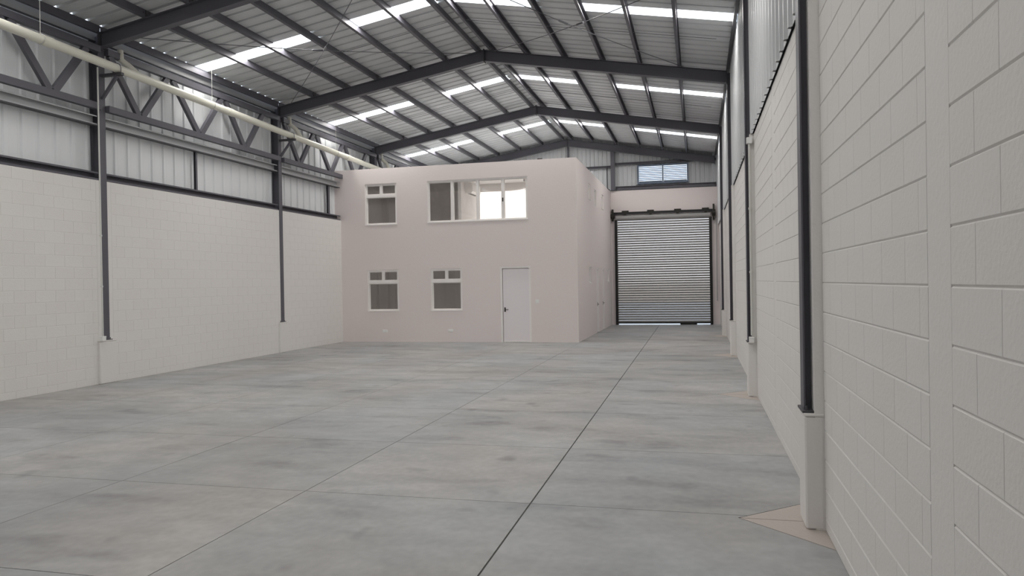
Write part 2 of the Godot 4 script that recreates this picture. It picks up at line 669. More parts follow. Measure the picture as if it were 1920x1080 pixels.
# the part of a sheet's cross-section between two places
func cut_line(line: PackedVector2Array, a: float, b: float) -> PackedVector2Array:
	var out := PackedVector2Array()
	for i in line.size() - 1:
		var p := line[i]
		var q := line[i + 1]
		if q.x <= a or p.x >= b: continue
		if p.x < a: p = p.lerp(q, (a - p.x) / (q.x - p.x))
		if q.x > b: q = p.lerp(q, (b - p.x) / (q.x - p.x))
		if out.is_empty(): out.append(p)
		out.append(q)
	return out


const LIT := 0.22        # half the width of a skylight strip


func make_roof() -> void:
	# ridge capping carries the name of the ceiling; the sheets hang under it as parts
	var cap := mb()
	for s in [-1.0, 1.0]:
		var a := Vector3(RIDGE, pan(RIDGE) + 0.052, 0)
		var b := Vector3(RIDGE + s * 0.3, pan(RIDGE + 0.3) + 0.052, 0)
		quad(cap, a + Vector3(0, 0, 6.6), b + Vector3(0, 0, 6.6), b + Vector3(0, 0, -30.0), a + Vector3(0, 0, -30.0), Vector3(s * 0.17, 1, 0))
	var ceil_ := struct("ceiling", cap, M.galv, "galvanised ribbed sheet roof of two slopes seen from below")
	var cover := 6.07 / 9.0
	var line := rib_line(cover, 2, 0.046, 0.075, 0.052)
	var lit_line := cut_line(line, cover / 2.0 - LIT, cover / 2.0 + LIT)
	var first := 14.5 - cover / 2.0
	var k := -31
	while true:
		var d0 := first + cover * k
		if d0 > 29.9: break
		var strip := posmod(k, 9) == 0 and k >= -18
		for s in [-1.0, 1.0]:
			# from the ridge down to the eave, or the three pieces that leave the skylights free
			var eave := -10.618 if s < 0.0 else 0.92
			var runs := [[RIDGE, eave]]
			if strip: runs = [[RIDGE, RIDGE + s * 0.15], [RIDGE + s * 1.95, RIDGE + s * 2.87]]
			for r in runs:
				var at := func(x: float) -> Callable: return func(p: Vector2) -> Vector3: return Vector3(x, pan(x) + p.y, -(d0 + p.x))
				obj("roof_sheet", sheet(lit_line if strip else line, at.call(r[0]), at.call(r[1]), Vector3.DOWN), M.galv, ceil_)
			if strip:
				for side in [[0.0, cover / 2.0 - LIT], [cover / 2.0 + LIT, cover]]:
					var at := func(x: float) -> Callable: return func(p: Vector2) -> Vector3: return Vector3(x, pan(x) + p.y, -(d0 + p.x))
					obj("side_lap_sheet", sheet(cut_line(line, side[0], side[1]), at.call(RIDGE), at.call(eave), Vector3.DOWN), M.galv, ceil_)
		k += 1
	# skylights: translucent sheets of the same profile
	for s in skylight_strips():
		var j: int = s[3]
		var d0: float = s[2] - cover / 2.0
		var lab := "%s skylight strip on the %s roof slope, %s from the foreground" % [s[4], s[5], ["first row", "first row", "first row", "second row", "last row"][j + 2]]
		# the rows over the viewer's head are out of the picture: parts of the roof
		var t: Node3D = ceil_ if j < 0 else thing("skylight", lab, "skylight", Vector3(0, 0, 0), "translucent roof skylights")
		# one translucent panel between each two purlins
		var marks := [1.95, 1.03, 0.15] if s[4] == "upper" else [5.64, 4.63, 3.73, 2.87]
		var side := -1.0 if s[5] == "left" else 1.0
		for m in marks.size() - 1:
			var x0: float = RIDGE + side * marks[m]
			var x1: float = RIDGE + side * marks[m + 1]
			var at := func(x: float) -> Callable: return func(p: Vector2) -> Vector3: return Vector3(x, pan(x) + p.y, -(d0 + p.x))
			obj("translucent_panel", sheet(lit_line, at.call(x0), at.call(x1), Vector3.DOWN), M.skylight, t)


func make_cladding() -> void:
	var cover := 6.07 / 9.0
	var line := rib_line(cover, 2, 0.032, 0.075, 0.04)
	# right wall: sheets from the top of the blocks to the eave, ribs towards the hall
	for side in [0, 1]:
		var wall: Node = get_node("wall_right") if side == 0 else get_node("wall_left")
		var x0 := 0.80 if side == 0 else -10.80
		var y0 := 3.83 if side == 0 else 3.70
		var y1 := pan(0.8) + 0.03 if side == 0 else 6.40
		var inward := -1.0 if side == 0 else 1.0
		var d := -6.6
		while d < 29.75:
			var dd := d
			var at := func(y: float) -> Callable: return func(p: Vector2) -> Vector3: return Vector3(x0 + inward * p.y, y, -(dd + p.x))
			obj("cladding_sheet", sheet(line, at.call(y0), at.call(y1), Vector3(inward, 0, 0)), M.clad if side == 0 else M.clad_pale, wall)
			d += cover
		# outer skin, so that the wall has thickness
		var st := mb()
		if side == 0: bx(st, 0.90, 1.0, 3.80, 6.52, -6.6, 29.75)
		else: bx(st, -10.95, -10.87, 3.60, 6.38, -6.6, 29.75)
		obj("outer_skin", st, M.galv, wall)
	# end wall: gable sheeting above the plastered wall
	var wall_end: Node = get_node("wall_end")
	var gw := 1.96 / 3.0
	var gl := rib_line(gw, 4, 0.028, 0.06, 0.03)
	var x := -2.25 - gw * 14
	while x < 1.0:
		var xx := x
		var lo := func(p: Vector2) -> Vector3: return Vector3(xx + p.x, 5.20, -(29.90 - p.y))
		var hi := func(p: Vector2) -> Vector3: return Vector3(xx + p.x, pan(xx + p.x) + 0.04, -(29.90 - p.y))
		# the louvre opening
		if xx > -2.3 and xx < -0.5:
			var mid := func(p: Vector2) -> Vector3: return Vector3(xx + p.x, 5.54, -(29.90 - p.y))
			var mid2 := func(p: Vector2) -> Vector3: return Vector3(xx + p.x, 6.24, -(29.90 - p.y))
			obj("gable_sheet", sheet(gl, lo, mid, Vector3.BACK), M.clad, wall_end)
			obj("gable_sheet", sheet(gl, mid2, hi, Vector3.BACK), M.clad, wall_end)
		else:
			obj("gable_sheet", sheet(gl, lo, hi, Vector3.BACK), M.clad, wall_end)
		x += gw


# ---------------------------------------------------------------- end wall, shutter, louvre
func make_end_wall() -> void:
	var st := mb()
	holed(st, facing_front(END), -10.9, 1.05, 0, 5.28, [[-3.06, 0.45, 0.0, 4.30]], 0.25)
	struct("wall_end", st, M.plaster, "cream plastered end wall around the roller shutter, ribbed sheeting above it")
	# pavement outside, seen through the gap under the shutter
	st = mb()
	bx(st, -14, 10, -0.3, -0.02, 29.95, 60)
	struct("floor_outside", st, M.outside, "bright pavement outside the shutter")
	st = mb()
	bx(st, -3.06, 0.45, -0.2, -0.001, 29.72, 29.96)
	struct("trim_threshold", st, M.concrete[0], "concrete threshold under the roller shutter")

	# roller shutter
	var sh := thing("roller_shutter", "tall zinc grey roller shutter door closed in the end wall", "shutter", Vector3(-1.3, 0, -29.66))
	var o := Vector3(-1.3, 0, -29.66)
	var pitch := 0.0925
	var prof := PackedVector2Array()
	for k in 7:
		var a := PI * k / 6.0
		prof.append(Vector2(sin(a) * 0.024 - 0.006, 0.010 + (pitch - 0.016) * k / 6.0))
	prof.append(Vector2(-0.010, pitch - 0.004))
	prof.append(Vector2(-0.010, 0.004))
	var slat_mesh := mb()
	extrude(slat_mesh, prof, Transform3D(Basis(Vector3.BACK, Vector3.UP, Vector3.LEFT), Vector3(1.76, 0, 0)), 3.52)
	var sm := slat_mesh.commit()
	for k in 45:
		var s := mesh_node("slat", sm, M.zinc, sh)
		s.position = Vector3(0, 0.085 + pitch * k, 0)
	st = mb()
	tube(st, [Vector3(-1.80, 4.20, -0.02), Vector3(1.80, 4.20, -0.02)], 0.10, 20)
	obj("curtain_roll", st, M.zinc, sh)
	st = mb()
	bx(st, -1.80, 1.78, 0.045, 0.09, -0.02, 0.02)
	obj("bottom_bar", st, M.black, sh)
	st = mb()
	bx(st, 0.62, 1.25, 0.0, 0.046, -0.015, 0.015)
	obj("rubber_seal", st, M.black, sh)
	for s in [-1.0, 1.0]:
		st = mb()
		extrude(st, PackedVector2Array([Vector2(-0.05, -0.045), Vector2(0.05, -0.045), Vector2(0.05, -0.03), Vector2(-0.03, -0.03), Vector2(-0.03, 0.03), Vector2(0.05, 0.03), Vector2(0.05, 0.045), Vector2(-0.05, 0.045)]), Transform3D(Basis(Vector3(-s, 0, 0), Vector3(0, 0, 1), Vector3.UP if s < 0.0 else Vector3.UP), Vector3(s * 1.80, 0, 0)), 4.12)
		obj("guide_rail", st, M.black, sh)
		st = mb()
		var hgt: float = 0.23 if s < 0.0 else 0.30
		extrude(st, PackedVector2Array([Vector2(-0.10, -hgt), Vector2(0.06, -hgt), Vector2(0.12, -hgt * 0.4), Vector2(0.12, hgt * 0.5), Vector2(0.05, hgt), Vector2(-0.10, hgt)]), Transform3D(Basis(Vector3.BACK, Vector3.UP, Vector3.LEFT), Vector3(s * 1.92 + 0.03, 4.31, 0.0)), 0.06)
		obj("end_plate", st, M.iron, sh)
		st = mb()
		tube(st, [Vector3(s * 1.86, 4.27, 0.02), Vector3(s * 1.99, 4.27, 0.02)], 0.10 if s < 0.0 else 0.13, 14)
		obj("spring_housing", st, M.iron, sh)
	st = mb()
	bar(st, Vector3(-1.88, 4.375, 0.03), Vector3(1.88, 4.375, 0.03), 0.10, 0.085)
	obj("shaft_bar", st, M.black, sh)
	for x in [-1.43, -0.45, 0.58, 1.62]:
		st = mb()
		bx(st, x - 0.13, x + 0.13, 4.415, 4.475, -0.04, 0.09)
		bx(st, x - 0.05, x + 0.05, 4.30, 4.42, -0.085, -0.06)
		obj("curtain_clip", st, M.iron, sh)
	# hand chain box beside the right guide
	st = mb()
	bx(st, 2.00, 2.03, 0.9, 4.1, 0.0, 0.03)
	obj("chain_cover", st, M.flash, sh)

	# louvred vent in the gable
	var lv := thing("louvre_vent", "blue grey louvred vent with two bays in the gable above the shutter", "vent", Vector3(-1.27, 5.5, -29.86))
	st = mb()
	for f in [[-0.98, -0.92, 0.0, 0.76], [0.92, 0.98, 0.0, 0.76], [-0.92, 0.92, 0.0, 0.07], [-0.92, 0.92, 0.70, 0.76]]:
		bx(st, f[0], f[1], f[2], f[3], -0.08, 0.06)
	obj("frame", st, M.louvre_frame, lv)
	st = mb()
	bx(st, -0.02, 0.03, 0.07, 0.70, -0.05, 0.05)
	obj("mullion", st, M.louvre_frame, lv)
	for c in [[-0.92, -0.02], [0.03, 0.92]]:
		for k in 9:
			st = mb()
			var y := 0.105 + 0.0685 * k
			var cx: float = (c[0] + c[1]) / 2.0
			obox(st, Transform3D(Basis(Vector3.RIGHT, deg_to_rad(-38.0)), Vector3(cx, y, -0.01)), Vector3(c[1] - c[0] - 0.01, 0.004, 0.075))
			obj("louvre_blade", st, M.louvre, lv)
	for s in [-1.0, 1.0]:
		st = mb()
		bx(st, s * 1.0 - 0.02, s * 1.0 + 0.02, 0.0, 0.78, -0.02, 0.07)
		obj("jamb_angle", st, M.clad, lv)

	# gable framing
	var post := func(x: float, w: float, y0: float, lab: String) -> void:
		var p := thing("gable_post", lab, "post", Vector3(x, y0, -29.72), "gable posts")
		var s := mb()
		extrude(s, i_section(w, 0.14, 0.01, 0.008), Transform3D(Basis(Vector3.RIGHT, Vector3.FORWARD, Vector3.UP), Vector3.ZERO), under(x) - y0 + 0.05)
		obj("shaft", s, M.steel, p)
		s = mb()
		bx(s, -w * 0.7, w * 0.7, 0.0, 0.012, -0.09, 0.02)
		obj("base_plate", s, M.steel_dark, p)
	post.call(-3.2, 0.15, 5.29, "dark steel gable post standing on the wall at the left end of the shutter")
	post.call(-4.97, 0.06, 5.29, "thin dark gable post under the roof ridge above the office")
	var girt := func(x0: float, x1: float, y: float, h: float, lab: String) -> void:
		var p := thing("gable_girt", lab, "girt", Vector3(x0, y, -29.80))
		var s := mb()
		extrude(s, c_section(0.07, h, 0.018, 0.004), Transform3D(Basis(Vector3.BACK, Vector3.UP, Vector3.LEFT), Vector3(x1 - x0, 0, 0)), x1 - x0)
		obj("channel", s, M.steel, p)
		for e in [0.03, x1 - x0 - 0.03]:
			s = mb()
			bx(s, e - 0.03, e + 0.03, -h / 2 - 0.01, h / 2 + 0.01, -0.03, 0.006)
			obj("cleat", s, M.steel_dark, p)
	girt.call(-3.10, 0.74, 5.375, 0.15, "dark channel girt lying along the wall top above the shutter")
	girt.call(-3.10, 0.74, 6.335, 0.09, "dark girt along the top of the louvred vent")
	girt.call(-4.30, -3.28, 6.24, 0.09, "short dark girt between the gable post and the office roof")
	# dark pipe stub on the wall top by the post
	var stub := thing("pipe_elbow", "small dark pipe elbow at the foot of the gable post", "pipe", Vector3(-3.42, 5.30, -29.70))
	st = mb()
	tube(st, [Vector3(0, 0.95, 0), Vector3(0, 0.12, 0), Vector3(0.03, 0.05, 0), Vector3(0.10, 0.02, 0.02)], 0.022, 10)
	obj("pipe", st, M.steel_dark, stub)


# ---------------------------------------------------------------- steelwork
func make_columns() -> void:
	var names := ["nearest", "second", "third", "fourth"]
	for k in 4:
		var d: float = FRAMES[k]
		# pedestal, then the steel column that stands on it
		var pd := thing("column_pedestal", ["white concrete pedestal under the nearest steel column, standing on a triangular floor patch", "white pedestal under the right wall's steel column that carries a white conduit", "low white pedestal beyond the conduit column on the right wall", "farthest white pedestal on the right wall, near the shutter"][k], "pedestal", Vector3(0.76, 0, -d), "column pedestals")
		var st := mb()
		cbx(st, -0.065, 0.058, 0.0, 0.775, -0.16, 0.16, 0.012)
		obj("plinth", st, M.white, pd)
		st = mb()
		cbx(st, -0.068, 0.058, 0.775, 0.793, -0.165, 0.165, 0.004)
		obj("grout_bed", st, M.white_old, pd)
		var c := thing("steel_column", ["nearest dark steel column on the right block wall, standing on a tall white pedestal", "dark steel column on the right wall with a white conduit beside it", "third dark steel column on the right wall, beyond the conduit column", "farthest dark steel column on the right wall, close to the shutter"][k], "column", Vector3(0.76, 0.793, -d), "portal frame columns")
		column_parts(c, 0.76, -1.0, under(0.76) + 0.24 - 0.793)
	for k in [1, 2, 3]:
		var d: float = FRAMES[k]
		if k < 3:
			var pd := thing("column_pedestal", "white pedestal under the left wall's " + ("steel column nearest the foreground" if k == 1 else "steel column nearest the office"), "pedestal", Vector3(WL, 0, -d), "column pedestals")
			var st := mb()
			cbx(st, -0.02, 0.05, 0.0, 0.775, -0.2, 0.2, 0.012)
			obj("plinth", st, M.white, pd)
			st = mb()
			cbx(st, -0.02, 0.055, 0.775, 0.793, -0.2, 0.2, 0.004)
			obj("grout_bed", st, M.white_old, pd)
		var c := thing("steel_column", ["", "dark steel column on the left wall with a thin white conduit beside it", "dark steel column on the left wall midway to the office", "dark steel column behind the office parapet on the left wall"][k], "column", Vector3(-10.65, 0.793, -d), "portal frame columns")
		column_parts(c, -10.65, 1.0, under(-10.65) + 0.24 - 0.793)


func column_parts(c: Node3D, x: float, inward: float, h: float) -> void:
	var st := mb()
	# I-section: inner flange proud of the wall, web running into it
	var depth := 0.20
	var t := Transform3D(Basis(Vector3(0, 0, 1), Vector3(inward, 0, 0), Vector3.UP), Vector3(-inward * (depth / 2.0 - 0.06), 0.015, 0))
	extrude(st, i_section(0.155, depth, 0.011, 0.008), t, h - 0.015)
	obj("shaft", st, M.steel, c)
	st = mb()
	bx(st, inward * -0.06, inward * 0.075, 0.0, 0.015, -0.13, 0.13)
	obj("base_plate", st, M.steel_dark, c)
	for s in [-1.0, 1.0]:
		st = mb()
		tube(st, [Vector3(inward * 0.045, 0.012, s * 0.10), Vector3(inward * 0.045, 0.045, s * 0.10)], 0.010, 6)
		obj("anchor_bolt", st, M.steel_dark, c)


func make_rafters() -> void:
	var where := ["", "first roof frame from the foreground", "second roof frame from the foreground", "third roof frame, passing above the office", "last roof frame, against the gable"]
	for k in [1, 2, 3, 4]:
		var d: float = FRAMES[k]
		for s in [-1.0, 1.0]:
			var r := thing("roof_rafter", "dark steel rafter, %s slope of the %s" % ["left" if s < 0.0 else "right", where[k]], "rafter", Vector3(RIDGE, under(RIDGE), -d), "portal frame rafters")
			var x1 := -10.58 if s < 0.0 else 0.70
			var st := mb()
			var prof := i_section(0.15, 0.27, 0.012, 0.009)
			# sheared along the slope so that both ends are upright
			var n := prof.size()
			var at := func(p: Vector2, x: float) -> Vector3: return Vector3(x - RIDGE, under(x) - under(RIDGE) + 0.135 + p.y, p.x)
			for i in n:
				var p := prof[i]
				var q := prof[(i + 1) % n]
				var e := q - p
				quad(st, at.call(p, RIDGE + s * 0.012), at.call(q, RIDGE + s * 0.012), at.call(q, x1), at.call(p, x1), Vector3(0, -e.x, e.y))
			obj("beam", st, M.steel, r)
			st = mb()
			bx(st, 0.0, s * 0.012, -0.02, 0.29, -0.085, 0.085)
			obj("apex_plate", st, M.steel_dark, r)
			st = mb()
			var ye := under(x1) - under(RIDGE)
			bx(st, x1 - RIDGE, x1 - RIDGE - s * 0.014, ye - 0.03, ye + 0.29, -0.085, 0.085)
			obj("end_plate", st, M.steel_dark, r)
			# purlin cleats standing on the top flange
			for off in [1.0, 1.92, 2.83, 3.7, 4.6]:
				st = mb()
				var xx: float = RIDGE + s * off
				var yy := under(xx) - under(RIDGE) + 0.27
				bx(st, xx - RIDGE - 0.004 - s * 0.012, xx - RIDGE + 0.004 - s * 0.012, yy - 0.002, yy + 0.13, -0.06, 0.06)
				obj("purlin_cleat", st, M.steel_dark, r)


func make_purlins() -> void:
	var bay_name := ["the nearest roof bay", "the second roof bay", "the third roof bay", "the last roof bay"]
	var nth := ["ridge purlin", "first purlin below the ridge", "second purlin below the ridge", "third purlin below the ridge", "fourth purlin below the ridge", "fifth purlin below the ridge"]
	for b in 4:
		var d0: float = FRAMES[b] + 0.004
		var d1: float = FRAMES[b + 1] - 0.004
		if b == 3: d1 = 29.72
		for s in [-1.0, 1.0]:
			var offs := [0.15, 1.0, 1.92, 2.83, 3.7, 4.6]
			for i in offs.size():
				if b == 0 and s > 0.0 and i > 1: continue
				var x: float = RIDGE + s * offs[i]
				var p := thing("roof_purlin", "%s on the %s slope, in %s" % [nth[i], "left" if s < 0.0 else "right", bay_name[b]], "purlin", Vector3(x, under(x) + 0.27, -d0), "roof purlins")
				var st := mb()
				var tilt: float = atan(SLOPE) * -s
				# lipped channel on edge, open towards the eave
				var bs := Basis(Vector3(s, 0, 0), Vector3.UP, Vector3(0, 0, -1)) if s > 0.0 else Basis(Vector3(-1, 0, 0), Vector3.UP, Vector3(0, 0, -1))
				bs = Basis(Vector3(0, 0, 1), tilt) * bs
				extrude(st, c_section(0.062, 0.147, 0.018, 0.0035), Transform3D(bs, Vector3(0, 0.0745, 0)), d1 - d0)
				obj("channel", st, M.steel, p)
				for e in [0.10, d1 - d0 - 0.10]:
					st = mb()
					tube(st, [Vector3(-s * 0.006, 0.075, -e), Vector3(s * 0.012, 0.075, -e)], 0.012, 6)
					obj("bolt", st, M.steel_dark, p)
		# eave purlin on the left, eave angle on the right
		var le := thing("eave_purlin", "dark eave purlin above the left wall, in %s" % bay_name[b], "purlin", Vector3(-10.60, pan(-10.60), -d0), "eave purlins")
		var st2 := mb()
		extrude(st2, c_section(0.06, 0.14, 0.018, 0.0035), Transform3D(Basis(Vector3(-1, 0, 0), Vector3.UP, Vector3.FORWARD), Vector3(0, -0.0735, 0)), d1 - d0)
		obj("channel", st2, M.steel, le)
		var re := thing("eave_angle", "dark eave angle along the top of the right cladding, in %s" % bay_name[b], "angle", Vector3(0.70, pan(0.70) - 0.09, -d0), "eave angles")
		st2 = mb()
		extrude(st2, PackedVector2Array([Vector2(0, 0), Vector2(0.06, 0), Vector2(0.06, 0.006), Vector2(0.006, 0.006), Vector2(0.006, 0.085), Vector2(0, 0.085)]), Transform3D(Basis(Vector3.RIGHT, Vector3.UP, Vector3.BACK), Vector3(0, 0, -(d1 - d0))), d1 - d0)
		obj("angle", st2, M.steel_dark, re)
	# grey flashing band under the left eave purlin
	var st := mb()
	bx(st, -10.735, -10.715, 6.30, 6.50, -6.5, 29.7)
	bx(st, -10.80, -10.72, 6.49, 6.50, -6.5, 29.7)
	struct("trim_1", st, M.flash, "grey flashing band under the left eave")
	st = mb()
	bx(st, -10.74, -10.69, 6.285, 6.30, -6.5, 29.7)
	struct("trim_2", st, M.steel_dark, "dark lower edge of the left eave flashing")


func make_trusses() -> void:
	var lab := ["lattice truss over the left wall nearest the foreground", "lattice truss over the left wall in the second bay, beside the conduit column", "lattice truss over the left wall running into the office", "lattice truss over the left wall behind the office parapet"]
	for b in 4:
		var d0: float = FRAMES[b] + 0.09
		var d1: float = FRAMES[b + 1] - 0.09
		var xs := -10.56
		var t := thing("lattice_truss", lab[b], "truss", Vector3(xs, 5.0, -d0), "eave trusses on the left wall")
		var st := mb()
		bx(st, -0.05, 0.05, 0.0, 0.12, -0.0, (d1 if b != 2 else OFF - 0.01) - d0)
		obj("bottom_chord", st, M.steel, t)
		st = mb()
		bx(st, -0.05, 0.05, 1.05, 1.17, -0.0, d1 - d0)
		obj("top_chord", st, M.steel, t)
		var bottoms := [0.85, 2.65, 4.35]
		var tops := [0.0, 1.72, 3.52, 5.2]
		if b == 0:
			bottoms = [1.35, 3.05, 4.77]
			tops = [0.45, 2.2, 3.9, 5.6]
		for k in 3:
			for q in [[tops[k] + 0.07, bottoms[k] - 0.05], [tops[k + 1] - 0.07, bottoms[k] + 0.05]]:
				st = mb()
				bar(st, Vector3(0, 1.06, -q[0]), Vector3(0, 0.11, -q[1]), 0.12, 0.07, Vector3.RIGHT)
				obj("diagonal", st, M.steel, t)
		# girts: one over the blocks, one below the truss
		var g := thing("wall_girt", ["lower dark channel girt on the left wall top nearest the foreground", "lower dark channel girt on the left wall top in the second bay", "lower dark channel girt on the left wall top ending at the office", "lower dark channel girt on the left wall behind the office"][b], "girt", Vector3(-10.72, 3.80, -d0), "left wall girts")
		if b < 3:
			var e: float = d1 - d0 if b < 2 else OFF - 0.02 - d0
			st = mb()
			extrude(st, c_section(0.11, 0.145, 0.03, 0.004), Transform3D(Basis(Vector3.RIGHT, Vector3.UP, Vector3.BACK), Vector3(0, 0, -e)), e)
			obj("channel", st, M.steel, g)
			st = mb()
			bx(st, 0.0, 0.06, -0.06, 0.06, -0.004, 0.05)
			obj("cleat", st, M.steel_dark, g)
			var g2 := thing("wall_girt", ["upper girt under the lattice truss nearest the foreground", "upper girt under the lattice truss beside the conduit column", "upper girt under the lattice truss running into the office"][b], "girt", Vector3(-10.72, 4.82, -d0), "left wall girts")
			st = mb()
			extrude(st, c_section(0.10, 0.17, 0.022, 0.004), Transform3D(Basis(Vector3.RIGHT, Vector3.UP, Vector3.BACK), Vector3(0, 0, -e)), e)
			obj("channel", st, M.girt, g2)
			st = mb()
			bx(st, 0.0, 0.112, -0.104, -0.083, 0.0, e)
			obj("bottom_lip", st, M.steel_dark, g2)
		else:
			g.queue_free()
			remove_child(g)
	# slim posts between the two girts
	for q in [[8.4, "slim dark post between the left wall girts nearest the foreground"], [14.38, "slim dark post between the left wall girts in the second bay"], [20.5, "slim dark post between the left wall girts beside the office"]]:
		var p := thing("girt_post", q[1], "post", Vector3(-10.69, 3.87, -q[0]), "slim posts between girts")
		var st := mb()
		var w: float = 0.05 if q[0] < 20.0 else 0.10
		extrude(st, c_section(w, 0.06, 0.014, 0.004), Transform3D(Basis(Vector3(0, 0, 1), Vector3(1, 0, 0), Vector3.UP), Vector3(0, 0, 0)), 0.86)
		obj("channel", st, M.steel, p)


func make_bracing() -> void:
	var y := func(x: float) -> float: return under(x) + 0.235
	for q in [[-5.1, -10.2, "left roof slope, falling away from the ridge"], [-10.45, -5.2, "left roof slope, rising towards the ridge"], [-4.85, -0.15, "right roof slope, falling away from the ridge"], [0.42, -4.75, "right roof slope, rising towards the ridge"]]:
		var r := thing("bracing_rod", "thin bracing rod across the " + q[2], "rod", Vector3(q[0], y.call(q[0]), -11.7), "roof bracing rods")
		var st := mb()
		var path := []
		for k in 13:
			var f := k / 12.0
			var x := lerpf(q[0], q[1], f)
			path.append(Vector3(x - q[0], y.call(x) - y.call(q[0]) - 0.10 * sin(PI * f), -5.85 * f))
		tube(st, path, 0.008, 6)
		obj("rod", st, M.wire, r)
		st = mb()
		tube(st, [path[6] - (path[7] - path[6]) * 0.18, path[6] + (path[7] - path[6]) * 0.18], 0.02, 8)
		obj("turnbuckle", st, M.wire, r)
	# sag rods between purlins at mid bay, one line on each slope
	for b in [1, 2]:
		var d: float = (FRAMES[b] + FRAMES[b + 1]) / 2.0 + 0.9
		for s in [-1.0, 1.0]:
			var r := thing("sag_rod", "thin sag rod between purlins on the %s slope, in the %s bay" % ["left" if s < 0.0 else "right", "second" if b == 1 else "third"], "rod", Vector3(RIDGE, 0, -d), "sag rods")
			var st := mb()
			tube(st, [Vector3(s * 0.2, pan(RIDGE + s * 0.2) - 0.10, 0), Vector3(s * 5.4, pan(RIDGE + s * 5.4) - 0.10, 0)], 0.006, 5)
			obj("rod", st, M.wire, r)


# ---------------------------------------------------------------- pipes and fittings
func make_pipes() -> void:
	var p := thing("drain_pipe", "cream plastic rainwater pipe slung along the left wall under the eave", "pipe", Vector3(-10.25, 0, 0))
	var yy := func(d: float) -> float: return 5.80 - (d - 9.3) * 0.0165
	var st := mb()
	tube(st, [Vector3(0, yy.call(4.0), -4.0), Vector3(0, yy.call(26.0), -26.0)], 0.078, 24)
	obj("pipe", st, M.pvc, p)
	for d in [10.08, 15.0, 20.9]:
		st = mb()
		tube(st, [Vector3(0, yy.call(d - 0.1), -d + 0.1), Vector3(0, yy.call(d + 0.1), -d - 0.1)], 0.087, 24)
		obj("coupling", st, M.pvc, p)
	for d in [12.15, 18.2, 24.2]:
		st = mb()
		tube(st, [Vector3(-0.30, 6.24, -d + 0.12), Vector3(-0.28, 6.06, -d + 0.12), Vector3(-0.14, 5.93, -d + 0.05), Vector3(-0.02, yy.call(d) + 0.04, -d)], 0.055, 16)
		obj("outlet_elbow", st, M.pvc, p)
	for k in 3:
		var d: float = FRAMES[k + 1]
		var b := thing("pipe_bracket", ["dark steel bracket holding the drain pipe at the conduit column", "dark steel bracket holding the drain pipe at the column midway to the office", "dark steel bracket holding the drain pipe behind the office parapet"][k], "bracket", Vector3(-10.59, yy.call(d) - 0.105, -d), "drain pipe brackets")
		st = mb()
		bx(st, 0.0, 0.46, -0.03, 0.02, -0.035, 0.035)
		obj("arm", st, M.steel_dark, b)
		st = mb()
		bar(st, Vector3(0.02, -0.42, 0), Vector3(0.34, -0.03, 0), 0.05, 0.05)
		obj("strut", st, M.steel, b)
		st = mb()
		var hoop := []
		for a in 13: hoop.append(Vector3(0.34 + cos(PI * a / 12.0) * 0.088, 0.105 + sin(PI * a / 12.0) * 0.088 - 0.0, 0))
		hoop.push_front(Vector3(0.428, 0.02, 0))
		hoop.append(Vector3(0.252, 0.02, 0))
		tube(st, hoop, 0.006, 6)
		obj("saddle_clip", st, M.steel, b)
	var hl := ["thin wire hanger on the drain pipe nearest the foreground", "thin wire hanger on the drain pipe beside the lit eave skylight", "thin wire hanger on the drain pipe just before the office"]
	for k in 3:
		var d: float = [9.96, 14.37, 20.15][k]
		var h := thing("pipe_hanger", hl[k], "hanger", Vector3(-10.25, yy.call(d), -d), "drain pipe hangers")
		st = mb()
		tube(st, [Vector3(0, 0.08, 0), Vector3(0, pan(-10.25) - yy.call(d) - 0.01, 0)], 0.006, 6)
		obj("wire", st, M.conduit, h)
		st = mb()
		var ring := []
		for a in 17: ring.append(Vector3(cos(TAU * a / 16.0) * 0.084, sin(TAU * a / 16.0) * 0.084, 0))
		tube(st, ring, 0.006, 6, false)
		obj("ring", st, M.conduit, h)
	# conduits with their boxes
	for q in [[-10.47, 11.38, 0.86, 5.74, "thin white conduit running down the left wall column to a small box", 0.014], [0.752, 11.40, 0.90, 3.68, "white conduit running down the second column of the right wall", 0.017]]:
		var c := thing("electrical_conduit", q[4], "conduit", Vector3(q[0], q[2], -q[1]), "electrical conduits")
		st = mb()
		tube(st, [Vector3(0, 0, 0), Vector3(0, q[3] - q[2], 0)], q[5], 12)
		obj("pipe", st, M.conduit, c)
		for y in [0.92, 1.84]:
			st = mb()
			tube(st, [Vector3(0, y - 0.015, 0), Vector3(0, y + 0.015, 0)], q[5] + 0.008, 12)
			obj("saddle", st, M.conduit, c)
		if q[0] > 0.0:
			st = mb()
			cbx(st, -0.04, 0.04, q[3] - q[2], q[3] - q[2] + 0.09, -0.04, 0.04, 0.006)
			obj("terminal_box", st, M.plastic, c)
	for q in [[-10.48, 11.39, "small white junction box on the pedestal of the left wall column"], [0.745, 11.40, "small white junction box on the pedestal of the right wall column"]]:
		var j := thing("junction_box", q[2], "box", Vector3(q[0], 0.793, -q[1]), "junction boxes")
		st = mb()
		cbx(st, -0.035, 0.035, 0.0, 0.08, -0.045, 0.045, 0.006)
		obj("body", st, M.plastic, j)
		st = mb()
		cbx(st, -0.036, 0.036, 0.06, 0.085, -0.048, 0.048, 0.005)
		obj("lid", st, M.plastic, j)


